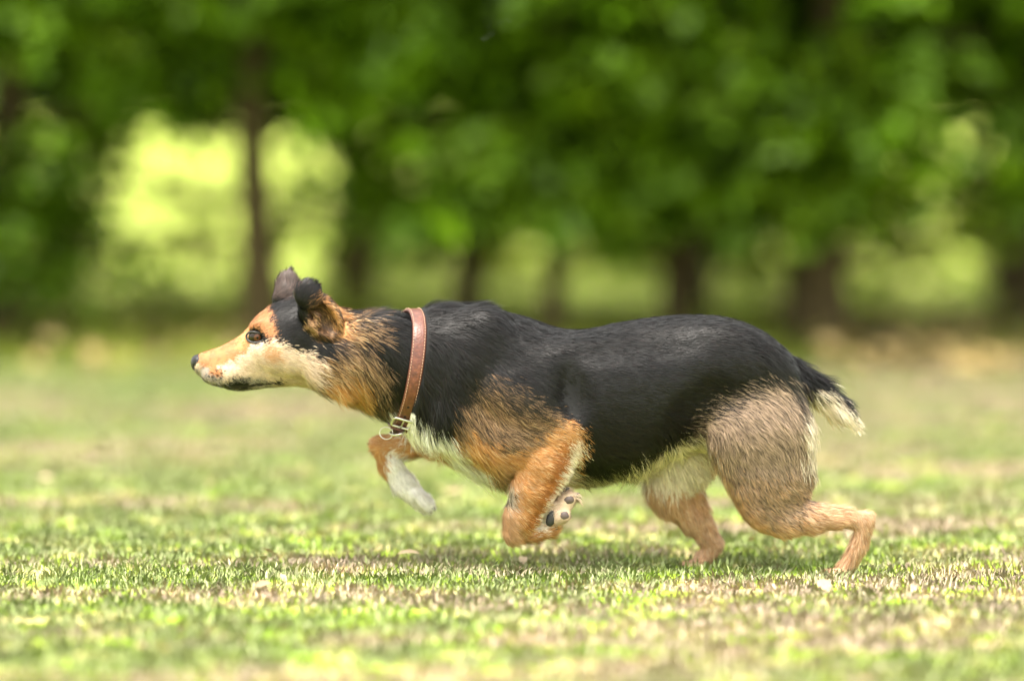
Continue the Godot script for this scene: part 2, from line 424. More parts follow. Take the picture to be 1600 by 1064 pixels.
# painter's order; each region: coat, outline in photo pixels
var REGIONS := [
	["dusky", [560, 640, 600, 600, 640, 640, 640, 700, 590, 690]],
	["smoky", [1060, 690, 1085, 640, 1140, 600, 1195, 578, 1240, 590, 1262, 640, 1270, 700, 1150, 720, 1090, 720]],
	["agouti", [1080, 704, 1105, 655, 1150, 622, 1195, 602, 1225, 606, 1250, 640, 1262, 700, 1270, 770, 1300, 800, 1230, 830, 1150, 830, 1110, 760]],
	["pale", [1252, 640, 1290, 625, 1300, 775, 1262, 770, 1254, 700]],
	["agouti_warm", [1118, 730, 1180, 738, 1262, 728, 1290, 775, 1240, 818, 1190, 820, 1150, 790]],
	["leg", [1128, 760, 1160, 778, 1195, 812, 1240, 812, 1255, 790, 1285, 766, 1400, 770, 1400, 940, 1160, 940]],
	["light_tan", [1088, 688, 1112, 700, 1135, 745, 1170, 800, 1195, 822, 1165, 835, 1120, 780]],
	["pale", [892, 752, 945, 745, 1000, 716, 1048, 684, 1092, 680, 1110, 712, 1122, 775, 1080, 790, 990, 790, 890, 800]],
	["belly", [885, 738, 950, 738, 975, 735, 985, 770, 960, 790, 880, 790]],
	["light_tan", [985, 752, 1060, 775, 1112, 762, 1160, 940, 1050, 940]],
	["leg", [1020, 800, 1120, 810, 1160, 940, 1040, 940]],
	["dusky", [712, 632, 735, 590, 770, 575, 815, 595, 850, 625, 890, 650, 880, 668, 800, 660, 720, 670]],
	["brindle", [698, 690, 708, 655, 730, 618, 770, 606, 810, 640, 850, 640, 895, 662, 895, 690, 800, 700]],
	["tan", [675, 702, 708, 672, 735, 664, 770, 690, 815, 698, 850, 664, 895, 652, 915, 672, 912, 700, 860, 820, 880, 812, 890, 850, 760, 856, 786, 760, 798, 724, 740, 718]],
	["light_tan", [680, 700, 720, 708, 800, 715, 800, 740, 760, 745]],
	["light_tan", [786, 740, 808, 740, 806, 850, 760, 856]],
	["deep_tan", [876, 680, 894, 680, 874, 730, 850, 778, 828, 820, 818, 812, 842, 752]],
	["pale", [902, 676, 908, 690, 886, 756, 848, 826, 828, 822, 850, 780, 872, 732, 888, 696]],
	["cream", [852, 790, 866, 752, 900, 750, 915, 790, 890, 818, 866, 816]],
	["white", [600, 640, 646, 642, 694, 668, 716, 694, 720, 712, 760, 726, 764, 738, 756, 790, 690, 790, 615, 712]],
	["belly", [752, 742, 800, 738, 806, 785, 758, 785]],
	["tan", [560, 668, 612, 672, 640, 690, 690, 700, 690, 735, 620, 720, 612, 760, 560, 740]],
	["white", [598, 716, 622, 706, 645, 724, 700, 800, 670, 820, 600, 775]],
	# head
	["cream", [290, 545, 384, 505, 396, 536, 430, 530, 470, 546, 500, 556, 520, 575, 522, 604, 490, 612, 440, 628, 290, 628]],
	["muzzle", [298, 556, 340, 530, 386, 500, 394, 528, 386, 550, 350, 566, 318, 578]],
	["tan", [372, 512, 390, 505, 392, 530, 380, 548, 366, 540]],
	["muzzle", [384, 515, 394, 490, 414, 478, 424, 496, 434, 524, 424, 532, 414, 516, 398, 508]],
	["light_tan", [410, 536, 436, 540, 440, 560, 416, 562]],
	["ruff", [498, 562, 528, 548, 556, 550, 578, 565, 582, 612, 570, 640, 520, 628, 486, 612, 505, 590]],
	["tan", [520, 590, 545, 580, 576, 590, 574, 632, 540, 630, 500, 614]],
	["brindle", [520, 540, 555, 528, 590, 552, 606, 585, 600, 606, 578, 600, 570, 568]],
	["ruff", [548, 498, 566, 494, 572, 520, 560, 536, 540, 526]],
	["brindle", [572, 496, 592, 500, 600, 524, 584, 528]],
	["grizzle", [298, 578, 322, 572, 346, 584, 352, 600, 330, 612, 300, 606]],
	["muzzle", [326, 572, 338, 572, 350, 580, 344, 588, 330, 584]],
	["lip", [312, 600, 344, 598, 366, 586, 392, 588, 402, 600, 388, 616, 330, 614]],
	["black", [318, 601, 350, 600, 370, 594, 388, 596, 392, 606, 372, 610, 334, 609]],
	["grizzle", [388, 588, 410, 588, 428, 600, 420, 616, 388, 614]],
	["black", [428, 591, 440, 591, 442, 600, 428, 600]],
	# ears
	["far_ear", [425, 410, 466, 410, 468, 450, 452, 468, 425, 470]],
	["black", [462, 450, 478, 430, 510, 432, 512, 456, 494, 474, 472, 480]],
	["black", [462, 470, 486, 470, 486, 530, 462, 530]],
	["ear_brown", [486, 478, 502, 462, 516, 462, 548, 510, 542, 526, 500, 528, 484, 515]],
	["light_tan", [480, 500, 496, 492, 500, 500, 488, 512, 478, 510]],
	["tan", [504, 460, 518, 464, 550, 508, 544, 524, 530, 520, 528, 500]],
	# tail
	["pale", [1258, 612, 1290, 614, 1332, 640, 1360, 660, 1365, 700, 1290, 668, 1262, 650]],
	["black", [1250, 570, 1300, 580, 1345, 630, 1335, 640, 1292, 614, 1262, 604]]]
# lie of the hair: column, row, angle (0 backwards, 90 down), length in px, lift
var LIE := [
	[310, 580, 20, 4, 0.3], [340, 560, -12, 5, 0.25], [345, 590, 15, 5, 0.25], [380, 525, -30, 6, 0.25], [390, 575, 5, 8, 0.25], [400, 490, -45, 7, 0.3], [420, 515, -30, 8, 0.25],
	[440, 480, -15, 10, 0.3], [440, 560, 8, 10, 0.22], [440, 600, 10, 9, 0.3], [480, 520, 15, 11, 0.25], [490, 585, 18, 18, 0.3], [505, 500, 40, 7, 0.35], [485, 455, -50, 12, 0.4], [450, 440, -85, 12, 0.4],
	[530, 545, 30, 26, 0.35], [545, 600, 52, 32, 0.4], [570, 510, 30, 26, 0.4], [590, 560, 50, 32, 0.38], [560, 625, 60, 28, 0.4], [600, 500, 15, 24, 0.3], [610, 620, 70, 26, 0.35],
	[665, 490, 20, 28, 0.34], [690, 560, 50, 28, 0.26], [680, 640, 72, 36, 0.38], [660, 690, 45, 34, 0.35], [720, 725, 40, 32, 0.4], [720, 500, 20, 24, 0.24], [760, 560, 40, 20, 0.2], [740, 640, 50, 24, 0.3],
	[800, 520, 25, 17, 0.17], [820, 600, 25, 16, 0.18], [800, 680, 25, 20, 0.3], [860, 660, 15, 16, 0.3], [760, 750, 75, 34, 0.45], [900, 530, 8, 15, 0.15], [900, 620, 12, 14, 0.14], [960, 560, 4, 14, 0.12],
	[960, 680, 18, 18, 0.22], [920, 745, 60, 32, 0.4], [1000, 735, 75, 38, 0.5], [1050, 700, 70, 30, 0.5], [1080, 690, 40, 26, 0.4], [1000, 620, 5, 14, 0.14], [1060, 530, -4, 14, 0.13], [1090, 640, 0, 20, 0.25],
	[1150, 530, 15, 18, 0.2], [1140, 600, 15, 19, 0.26], [1200, 560, 38, 22, 0.25], [1180, 660, 45, 18, 0.34], [1130, 690, 60, 18, 0.36], [1190, 740, 55, 16, 0.32], [1245, 640, 62, 22, 0.34], [1268, 700, 85, 22, 0.4], [1240, 775, 30, 15, 0.3],
	[1180, 800, 30, 13, 0.3], [1300, 800, 5, 14, 0.42], [1350, 800, 60, 10, 0.42], [1340, 850, 100, 14, 0.45], [1310, 895, 130, 11, 0.42],
	[1270, 595, 35, 34, 0.3], [1300, 635, 42, 32, 0.28], [1335, 660, 42, 24, 0.26],
	[850, 720, 20, 13, 0.3], [830, 770, 28, 12, 0.28], [900, 690, 40, 9, 0.3], [880, 740, 30, 14, 0.5], [805, 820, 40, 12, 0.42], [840, 830, 0, 12, 0.42], [870, 790, -40, 6, 0.3],
	[600, 690, 190, 11, 0.35], [660, 700, 200, 16, 0.35], [600, 730, 60, 12, 0.36], [640, 775, 48, 11, 0.36],
	[1040, 770, 80, 20, 0.35], [1070, 810, 60, 15, 0.45], [1110, 850, 60, 13, 0.45], [1100, 885, 110, 12, 0.42]]
const MAP_X0 := 280
const MAP_Y0 := 400
const STEP := 4
const MAP_W := 285
const MAP_H := 140
var map_coat := PackedInt32Array()
var map_flow := PackedVector2Array()
var map_len := PackedFloat32Array()
var map_lift := PackedFloat32Array()

func make_maps() -> void:
	map_coat.resize(MAP_W * MAP_H)
	map_flow.resize(MAP_W * MAP_H)
	map_len.resize(MAP_W * MAP_H)
	map_lift.resize(MAP_W * MAP_H)
	map_coat.fill(coat_names.find("black"))
	for r in REGIONS:
		var poly := PackedVector2Array()
		var lo := Vector2(9999, 9999)
		var hi := Vector2.ZERO
		for i in range(0, r[1].size(), 2):
			var p := Vector2(r[1][i], r[1][i + 1])
			poly.append(p)
			lo = lo.min(p)
			hi = hi.max(p)
		var id := coat_names.find(r[0])
		for y in range(maxi(0, int((lo.y - MAP_Y0) / STEP)), mini(MAP_H, int((hi.y - MAP_Y0) / STEP) + 2)):
			for x in range(maxi(0, int((lo.x - MAP_X0) / STEP)), mini(MAP_W, int((hi.x - MAP_X0) / STEP) + 2)):
				if Geometry2D.is_point_in_polygon(Vector2(MAP_X0 + (x + 0.5) * STEP, MAP_Y0 + (y + 0.5) * STEP), poly):
					map_coat[y * MAP_W + x] = id
	for y in MAP_H:
		for x in MAP_W:
			var p := Vector2(MAP_X0 + (x + 0.5) * STEP, MAP_Y0 + (y + 0.5) * STEP)
			var flow := Vector2.ZERO
			var length := 0.0
			var lift := 0.0
			var sum := 0.0
			for q in LIE:
				var d2 := p.distance_squared_to(Vector2(q[0], q[1])) + 30.0
				if d2 > 40000.0: continue
				var w := 1.0 / (d2 * d2)
				flow += Vector2.from_angle(deg_to_rad(q[2])) * w
				length += q[3] * w
				lift += q[4] * w
				sum += w
			var at := y * MAP_W + x
			map_flow[at] = flow.normalized() if sum > 0.0 else Vector2.RIGHT
			map_len[at] = length / sum if sum > 0.0 else 8.0
			map_lift[at] = lift / sum if sum > 0.0 else 0.25

func map_at(x: float, y: float) -> int:
	return clampi(int((y - MAP_Y0) / STEP), 0, MAP_H - 1) * MAP_W + clampi(int((x - MAP_X0) / STEP), 0, MAP_W - 1)

func coat_mean(at: int) -> Color:
	var c := Color(0, 0, 0)
	for q in COATS[coat_names[map_coat[at]]]:
		c += q[1].lerp(q[2], 0.4) * q[0]
	c.a = 1.0
	return c

# the collar's plane, needed by the hair as well
const COLLAR_C := Vector3(631, 575, 0)
var collar_u := Vector3(-0.16, 0.987, 0).normalized()      # down the neck's side
var collar_w := Vector3(0.24, 0.0, 1.0).normalized()
var collar_n := Vector3.ZERO
func collar_side(p: Vector3) -> float:                     # > 0 towards the shoulder
	if p.x < 560 or p.x > 720 or p.y > 676: return 1000.0
	return (p - COLLAR_C).dot(collar_n)

func build_dog() -> void:
	var dog := thing("dog", "black and tan short-haired dog with white chest running with stretched head", "dog")
	collar_n = collar_w.cross(collar_u).normalized()
	if collar_n.x < 0: collar_n = -collar_n
	make_loft()
	make_prims()
	make_maps()
	var t0 := Time.get_ticks_msec()
	surface(Vector3(520, 455, -118), Vector3(1378, 922, 122), 6.0)
	surface(Vector3(288, 408, -74), Vector3(528, 640, 84), 3.2)
	# the head's box overlaps the body's by one cell under the ruff
	print("body ", bv.size(), " vertices ", Time.get_ticks_msec() - t0)
	var v := PackedVector3Array()
	var n := PackedVector3Array()
	var c := PackedColorArray()
	v.resize(bv.size()); n.resize(bv.size()); c.resize(bv.size())
	var nose_black := Color(0.012, 0.011, 0.011)
	for i in bv.size():
		var p := bv[i]
		v[i] = to_world(p)
		n[i] = dir_world(bn[i]).normalized()
		var k := coat_mean(map_at(p.x, p.y))
		if p.x < 309.0 and p.y < 584.0 and p.y < 560.0 + (309.0 - p.x) * 3.0: k = nose_black
		if on_lip(p, 3.0): k = nose_black
		c[i] = k
	var skin := mat(Color.WHITE, 0.75, 0.35)
	skin.vertex_color_use_as_albedo = true
	part("body", mesh_of(v, n, c, bi), skin, dog)
	build_hair(dog)
	build_face(dog)
	build_pads(dog)

const LIP := [Vector2(312, 598), Vector2(340, 606), Vector2(372, 603), Vector2(412, 598), Vector2(440, 594)]
const SPOTS := [Vector2(324, 577), Vector2(330, 580), Vector2(337, 576), Vector2(343, 573), Vector2(331, 586), Vector2(338, 583), Vector2(325, 585), Vector2(345, 580), Vector2(336, 591), Vector2(350, 577), Vector2(344, 587)]
func on_lip(p: Vector3, reach: float) -> bool:
	if p.x > 446.0 or p.y < 588.0: return false
	for i in 4:
		if Geometry2D.get_closest_point_to_segment(Vector2(p.x, p.y), LIP[i], LIP[i + 1]).distance_to(Vector2(p.x, p.y)) < reach: return true
	return false

func build_hair(dog: Node3D) -> void:
	var t0 := Time.get_ticks_msec()
	var clump := FastNoiseLite.new()
	clump.seed = 5
	clump.frequency = 0.06
	clump.fractal_octaves = 2
	var edge := FastNoiseLite.new()
	edge.seed = 9
	edge.frequency = 0.03
	var hv := PackedVector3Array()
	var hn := PackedVector3Array()
	var hc := PackedColorArray()
	var hi := PackedInt32Array()
	var at := 0
	var room := 0
	var eye := Vector2(400, 524)
	for t in range(0, bi.size(), 3):
		var a := bv[bi[t]]
		var b := bv[bi[t + 1]]
		var c := bv[bi[t + 2]]
		var mid := (a + b + c) / 3.0
		if mid.x < 309.0 and mid.y < 584.0 and mid.y < 560.0 + (309.0 - mid.x) * 3.0: continue
		if mid.z > 20.0 and ((Vector2(mid.x, mid.y) - eye) * Vector2(1.0, 1.45)).length() < 13.2: continue
		if mid.z > 80.0 and mid.x > 874.0 and mid.y > 766.0 and mid.x < 897.0 and mid.y < 804: continue
		if on_lip(mid, 2.0): continue
		var side := collar_side(mid)
		if absf(side) < 9.5: continue
		var m0 := map_at(mid.x, mid.y)
		var length0 := map_len[m0]
		var area := (b - a).cross(c - a).length() * 0.5
		var dens := 7.6 / (length0 + 4.5)
		if mid.x < 540.0: dens *= 1.25
		var nz := bn[bi[t]].z
		var legside := mid.z < 0.0 and (mid.y > 690.0 or mid.x < 470)
		if nz < -0.15: dens *= 0.3 if not legside else 0.5
		var want := area * dens
		var count := int(want) + (1 if rng.randf() < want - int(want) else 0)
		for q in count:
			var r1 := sqrt(rng.randf())
			var r2 := rng.randf()
			var p := a * (1.0 - r1) + b * (r1 * (1.0 - r2)) + c * (r1 * r2)
			var nn := (bn[bi[t]] * (1.0 - r1) + bn[bi[t + 1]] * (r1 * (1.0 - r2)) + bn[bi[t + 2]] * (r1 * r2)).normalized()
			var e1 := edge.get_noise_3d(p.x, p.y, p.z)
			var jit := 3.5 if p.x < 400 else 5.0 if p.x < 480 else (4.5 if p.y > 705.0 and p.x < 940.0 else 11.0 if p.x > 940.0 and p.y > 700.0 else 9.0)
			var e2 := clump.get_noise_3d(p.x * 0.8 + 300.0, p.y * 0.8, p.z)
			var m := map_at(p.x + e1 * (10.0 if jit > 5.0 else 5.0) + rng.randfn(0.0, jit) * 0.7, p.y + e2 * (12.0 if jit > 5.0 else 5.0) + rng.randfn(0.0, jit) * 0.7)
			var cl := clump.get_noise_3d(p.x, p.y, p.z)
			var flow := map_flow[m0].rotated(cl * 0.4 + e1 * 0.2 + rng.randfn(0.0, 0.13))
			var d := Vector3(flow.x, flow.y, 0.0)
			# on faces that look forward, up or down the hair still lies along the skin
			d = d - nn * d.dot(nn)
			if d.length() < 0.25: d += Vector3(0.5, 0.5, 0.0)
			d = (d - nn * d.dot(nn)).normalized()
			var length := map_len[m0] * rng.randf_range(0.65, 1.2) * (1.0 + cl * 0.35)
			var lift := map_lift[m0] * (1.0 + e2 * 0.9) * rng.randf_range(0.6, 1.35)
			if side < 0.0 and side > -40.0 and p.y < 676.0:
				length = minf(length, maxf(5.0, -side - 4.0))
			var s := d.cross(nn).normalized()
			s = (s + nn * rng.randf_range(-0.5, 0.5)).normalized()
			var wide := 0.6 if length < 12.0 else 0.68
			var p1 := p + d * length * 0.5 + nn * length * lift * 0.5 - nn * 0.4
			var p2 := p1 + d * length * 0.5 + nn * length * lift * 0.12 + Vector3(0, 0.5, 0)
			var coat: Array = COATS[coat_names[map_coat[m]]]
			if p.x < 360.0:
				for dot: Vector2 in SPOTS:
					if dot.distance_squared_to(Vector2(p.x, p.y)) < 3.4: coat = COATS["black"]
			var pick := rng.randf()
			var k: Array = coat[0]
			for z in coat:
				k = z
				pick -= z[0]
				if pick <= 0.0: break
			var tone := rng.randf_range(0.72, 1.25) * (1.0 + 0.35 * e2)
			var c0: Color = k[1] * tone
			var c1: Color = k[2] * tone
			c0.a = 1.0
			c1.a = 1.0
			if at + 5 > room:
				room += 100000
				hv.resize(room); hn.resize(room); hc.resize(room)
			var nw := dir_world((nn + d * rng.randf_range(0.08, 0.26) + s * rng.randf_range(-0.12, 0.12)).normalized())
			hv[at] = to_world(p - s * wide * 0.5 - nn); hv[at + 1] = to_world(p + s * wide * 0.5 - nn)
			hv[at + 2] = to_world(p1 - s * wide * 0.45); hv[at + 3] = to_world(p1 + s * wide * 0.45)
			hv[at + 4] = to_world(p2)
			for j in 5: hn[at + j] = nw
			hc[at] = c0; hc[at + 1] = c0
			var cm := c0.lerp(c1, 0.6)
			hc[at + 2] = cm; hc[at + 3] = cm
			hc[at + 4] = c1
			for j in [0, 1, 2, 1, 3, 2, 2, 3, 4]: hi.append(at + j)
			at += 5
	hv.resize(at); hn.resize(at); hc.resize(at)
	var fur := mat(Color.WHITE, 0.47, 0.35)
	fur.vertex_color_use_as_albedo = true
	var o := part("coat", mesh_of(hv, hn, hc, hi), fur, dog)
	o.set_meta("kind", "stuff")
	print("hairs ", at / 5, " ", Time.get_ticks_msec() - t0)

func build_face(dog: Node3D) -> void:
	for s in [1.0, -1.0]:
		# eyeball with iris and pupil as rings of its own colours
		var v := PackedVector3Array()
		var n := PackedVector3Array()
		var c := PackedColorArray()
		var idx := PackedInt32Array()
		var centre := Vector3(401, 524.5, 27.5 * s)
		var look := Vector3(0.3, 0.05, s).normalized()
		var sx := look.cross(Vector3.UP).normalized()
		var sy := sx.cross(look).normalized()
		var rings := 22
		var segs := 28
		for i in rings + 1:
			var th := PI * 0.75 * i / rings
			for j in segs:
				var ph := TAU * j / segs
				var d := look * cos(th) + (sx * cos(ph) + sy * sin(ph)) * sin(th)
				v.append(to_world(centre + d * 12.0))
				n.append(dir_world(d))
				var col := Color(0.012, 0.008, 0.006)
				if th < 0.2: col = Color(0.003, 0.003, 0.003)
				elif th < 0.5: col = Color(0.085, 0.034, 0.013).lerp(Color(0.045, 0.018, 0.008), 0.5 + 0.5 * sin(j * 2.4))
				c.append(col)
		for i in rings:
			for j in segs:
				var a := i * segs + j
				var b := i * segs + (j + 1) % segs
				for t: Array in [[a, b, b + segs], [a, b + segs, a + segs]]:
					if (v[t[1]] - v[t[0]]).cross(v[t[2]] - v[t[0]]).dot(n[t[0]]) > 0.0: t = [t[0], t[2], t[1]]
					for q in t: idx.append(q)
		var em := mat(Color.WHITE, 0.06, 0.36)
		em.vertex_color_use_as_albedo = true
		part("eye", mesh_of(v, n, c, idx), em, dog)
		# eyelids: a dark almond rim round the eye
		var pts := []
		var radii := []
		for k in 28:
			var ang := TAU * k / 28
			var x := (13.6 if cos(ang) < 0 else 15.5) * cos(ang)
			var y := (8.2 if sin(ang) < 0 else 8.0) * sin(ang) * (1.0 - 0.14 * cos(ang))
			y += x * 0.06
			pts.append(to_world(Vector3(400 + x, 524.5 + y, (37.6 - absf(x) * 0.28 - absf(y) * 0.02 - x * x * 0.006 + x * 0.13) * s)))
			radii.append(1.7 * px_x)
		var st := start()
		tube(st, pts, radii, 8, true)
		tube(st, [to_world(Vector3(414, 526, 35.5 * s)), to_world(Vector3(421, 530, 38.5 * s)), to_world(Vector3(430, 534.5, 42 * s))], [1.7 * px_x, 1.4 * px_x, 0.4 * px_x], 6)
		part("eyelid", st.commit(), mat(Color(0.012, 0.01, 0.009), 0.5), dog)
	# nose leather: a bulb with two nostrils let into it
	var ns := start()
	var nl := 20
	var np := []
	for i in nl + 1:
		var row := []
		for j in 24:
			var th := PI * i / nl
			var ph := TAU * j / 24
			var d := Vector3(cos(th), sin(th) * cos(ph), sin(th) * sin(ph))
			var r := Vector3(12.5, 14.0, 15.5)
			var p := Vector3(309.5, 567.5, 0) + Vector3(-d.x * r.x, d.y * r.y - d.x * 1.0, d.z * r.z * (1.0 - 0.18 * d.y))
			for s in [1.0, -1.0]:
				var away := p - Vector3(301, 569, 11.5 * s)
				p += away.normalized() * -4.0 * exp(-away.length_squared() / 10.0)
			if absf(d.z) < 0.12 and d.x > 0.2: p.x += 1.2
			row.append(to_world(p))
		np.append(row)
	for i in nl:
		for j in 24:
			quad(ns, np[i][j], np[i + 1][j], np[i + 1][(j + 1) % 24], np[i][(j + 1) % 24])
	ns.index()
	ns.generate_normals()
	var nm := mat(Color(0.007, 0.006, 0.006), 0.48, 0.4)
	part("nose", ns.commit(), nm, dog)
	# whiskers
	var wm := mat(Color(0.05, 0.045, 0.04), 0.4)
	for w in [[330, 582, 22, 36, 34], [326, 588, 22, 40, 52], [338, 580, 24, 34, 22], [336, 590, 24, 40, 44], [344, 586, 25, 38, 30]]:
		var p := Vector3(w[0], w[1], w[2])
		var d := Vector3(0.35, sin(deg_to_rad(w[4])) * 0.7, 0.75).normalized()
		var pts := []
		for k in 5: pts.append(to_world(p + d * w[3] * k * 0.25 + Vector3(0.0012, 0.0006, -0.0008) * pow(w[3] * k * 0.25, 2.0) * 4.0))
		var ws := start()
		tube(ws, pts, [0.00022, 0.0002, 0.00016, 0.00012, 0.00005], 4)
		part("whisker", ws.commit(), wm, dog)

func blob(c: Vector3, r: Vector3, angle := 0.0) -> ArrayMesh:
	var st := start()
	var rows := []
	for i in 13:
		var row := []
		for j in 18:
			var th := PI * i / 12
			var ph := TAU * j / 18
			var d := Vector3(sin(th) * cos(ph), sin(th) * sin(ph), cos(th))
			var e := Vector3(signf(d.x) * pow(absf(d.x), 0.85), signf(d.y) * pow(absf(d.y), 0.85), d.z) * r
			e = e.rotated(Vector3(0, 0, 1), deg_to_rad(angle))
			row.append(to_world(c + e))
		rows.append(row)
	for i in 12:
		for j in 18:
			quad(st, rows[i][j], rows[i + 1][j], rows[i + 1][(j + 1) % 18], rows[i][(j + 1) % 18])
	st.index()
	st.generate_normals()
	return st.commit()

func build_pads(dog: Node3D) -> void:
	var grey := mat(Color(0.075, 0.052, 0.046), 0.5)
	var dark := mat(Color(0.022, 0.02, 0.02), 0.55)
	part("paw_pad", blob(Vector3(888, 773, 79.5), Vector3(8.6, 7, 5.5), -15), grey, dog)
	part("paw_pad", blob(Vector3(881, 797, 83.2), Vector3(7.2, 7, 4.6), -20), grey, dog)
	part("paw_pad", blob(Vector3(861, 801, 76.5), Vector3(7.5, 14, 6), 18), dark, dog)
	part("paw_pad", blob(Vector3(881, 759, 69), Vector3(9, 4, 4), -20), dark, dog)
	for q in [[899, 766, 74, 905, 763, 74], [674, 800, -52, 680, 806, -52], [668, 806, -63, 673, 812, -63],
			[1276, 899, 42, 1268, 905, 42], [1274, 901, 52, 1266, 907, 52], [1274, 901, 62, 1266, 907, 62], [1276, 899, 72, 1268, 905, 72], [1063, 901, -55, 1055, 907, -55], [1065, 899, -45, 1057, 905, -45]]:
		var st := start()
		var a := Vector3(q[0], q[1], q[2])
		var b := Vector3(q[3], q[4], q[5])
		tube(st, [to_world(a), to_world(a.lerp(b, 0.5) + Vector3(0, -1, 0)), to_world(b)], [0.0026, 0.002, 0.0004], 7)
		part("claw", st.commit(), mat(Color(0.05, 0.04, 0.035), 0.4), dog)

# ------------------------------------------------------------------ collar
func collar_point(ang: float, out: float) -> Vector3:
	var d := (collar_u * cos(ang) + collar_w * sin(ang)).normalized()
	var lo := 20.0
	var hi := 150.0
	for k in 18:
		var m := (lo + hi) * 0.5
		if field(COLLAR_C + d * m, collar_prims) < 0.0: lo = m
		else: hi = m
	return COLLAR_C + d * (lo + out)
var collar_prims: Array = []

func build_collar() -> void:
	collar_prims = near(Vector3(560, 450, -120), Vector3(720, 720, 120))
	var col := thing("dog_collar", "brown leather dog collar with pale stitching and a metal buckle", "collar", to_world(COLLAR_C))
	var base := -to_world(COLLAR_C)
	var N := 120
	var ring := []
	for k in N: ring.append(collar_point(TAU * k / N, 2.0))
	for it in 3:                       # a strap does not follow every hollow
		var soft := []
		for k in N: soft.append((ring[(k + N - 2) % N] + ring[(k + N - 1) % N] + ring[k] + ring[(k + 1) % N] + ring[(k + 2) % N]) / 5.0)
		ring = soft
	var frames := []
	for k in N:
		var t: Vector3 = (ring[(k + 1) % N] - ring[(k + N - 1) % N]).normalized()
		var o: Vector3 = ring[k] - COLLAR_C
		o = (o - t * o.dot(t) - collar_n * o.dot(collar_n)).normalized()
		# the strap leans with the neck's taper
		var w := (collar_n + o * 0.16).normalized()
		w = (w - t * w.dot(t)).normalized()
		o = t.cross(w).normalized()
		if o.dot(ring[k] - COLLAR_C) < 0: o = -o
		frames.append([ring[k], t, w, o])
	# strap: rounded rectangle section
	var prof := [[-11.0, -2.0], [-11.0, 2.0], [-9.8, 3.3], [-5, 3.7], [0, 3.8], [5, 3.7], [9.8, 3.3], [11.0, 2.0], [11.0, -2.0], [0, -2.3]]
	var st := start()
	var P := prof.size()
	for k in N:
		for j in P:
			var q := []
			for e in [[k, j], [(k + 1) % N, j], [(k + 1) % N, (j + 1) % P], [k, (j + 1) % P]]:
				var fr: Array = frames[e[0]]
				q.append(to_world(fr[0] + fr[2] * prof[e[1]][0] + fr[3] * prof[e[1]][1]) + base)
			quad(st, q[0], q[3], q[2], q[1])
	st.index()
	st.generate_normals()
	var leather := mat(Color(0.125, 0.036, 0.017), 0.4, 0.5)
	var ln := FastNoiseLite.new()
	ln.seed = 3
	ln.frequency = 0.05
	var lt := NoiseTexture2D.new()
	lt.width = 256
	lt.height = 256
	lt.seamless = true
	lt.noise = ln
	lt.as_normal_map = true
	lt.bump_strength = 3.0
	var worn := NoiseTexture2D.new()
	worn.width = 256
	worn.height = 256
	worn.seamless = true
	worn.noise = noise(14, 0.02, 5)
	var wr := Gradient.new()
	wr.offsets = PackedFloat32Array([0.0, 0.45, 0.7, 1.0])
	wr.colors = PackedColorArray([Color(0.04, 0.011, 0.006).linear_to_srgb(), Color(0.08, 0.021, 0.01).linear_to_srgb(), Color(0.105, 0.029, 0.014).linear_to_srgb(), Color(0.16, 0.055, 0.03).linear_to_srgb()])
	worn.color_ramp = wr
	leather.albedo_color = Color.WHITE
	leather.albedo_texture = worn
	leather.normal_enabled = true
	leather.normal_texture = lt
	leather.normal_scale = 0.6
	leather.uv1_triplanar = true
	leather.uv1_scale = Vector3.ONE * 18.0
	part("strap", st.commit(), leather, col)
	# stitching along both edges
	var ss := start()
	var run := 0.0
	for k in N:
		var k2 := (k + 1) % N
		var seg: float = (frames[k2][0] - frames[k][0]).length()
		var done := 0.0
		while done < seg:
			if run < 3.2:
				pass
			for e in [-8.6, 8.6]:
				var t0: float = done / seg
				var t1: float = minf(1.0, (done + 2.8) / seg)
				var a: Vector3 = frames[k][0].lerp(frames[k2][0], t0) + frames[k][2] * e + frames[k][3] * 3.9
				var b: Vector3 = frames[k][0].lerp(frames[k2][0], t1) + frames[k][2] * e + frames[k][3] * 3.9
				tube(ss, [to_world(a) + base, to_world(a.lerp(b, 0.5) + frames[k][3] * 0.3) + base, to_world(b) + base], [0.0003, 0.00055, 0.0003], 5)
			done += 4.6
	part("stitching", ss.commit(), mat(Color(0.42, 0.27, 0.18), 0.8), col)
	# the buckle sits low on the near side
	var best := 0
	for k in N:
		if frames[k][0].z > 0 and absf(frames[k][0].y - 651.0) < absf(frames[best][0].y - 651.0) or frames[best][0].z < 0: best = k
	var fr: Array = frames[best]
	var steel := mat(Color(0.55, 0.53, 0.48), 0.28, 0.5)
	steel.metallic = 1.0
	var down: Vector3 = fr[1] if fr[1].y > 0 else -fr[1]
	var c0: Vector3 = fr[0] + fr[3] * 5.0
	var corners := [[-15, -9], [-15, 9], [-12.5, 11.5], [12.5, 11.5], [15, 9], [15, -9], [12.5, -11.5], [-12.5, -11.5]]
	var pts := []
	var rad := []
	for q in corners:
		pts.append(to_world(c0 + fr[2] * q[0] + down * q[1] + fr[3] * 1.2) + base)
		rad.append(0.0021)
	var bs := start()
	tube(bs, pts, rad, 8, true)
	var buckle := part("buckle", bs.commit(), steel, col)
	var ps := start()
	tube(ps, [to_world(c0 + down * 12 + fr[3] * 2) + base, to_world(c0 + fr[3] * 4) + base, to_world(c0 - down * 13 + fr[3] * 3) + base], [0.0014, 0.0014, 0.0012], 7)
	part("prong", ps.commit(), steel, buckle)
	# punched holes above the buckle
	var hole := mat(Color(0.01, 0.006, 0.004), 0.9)
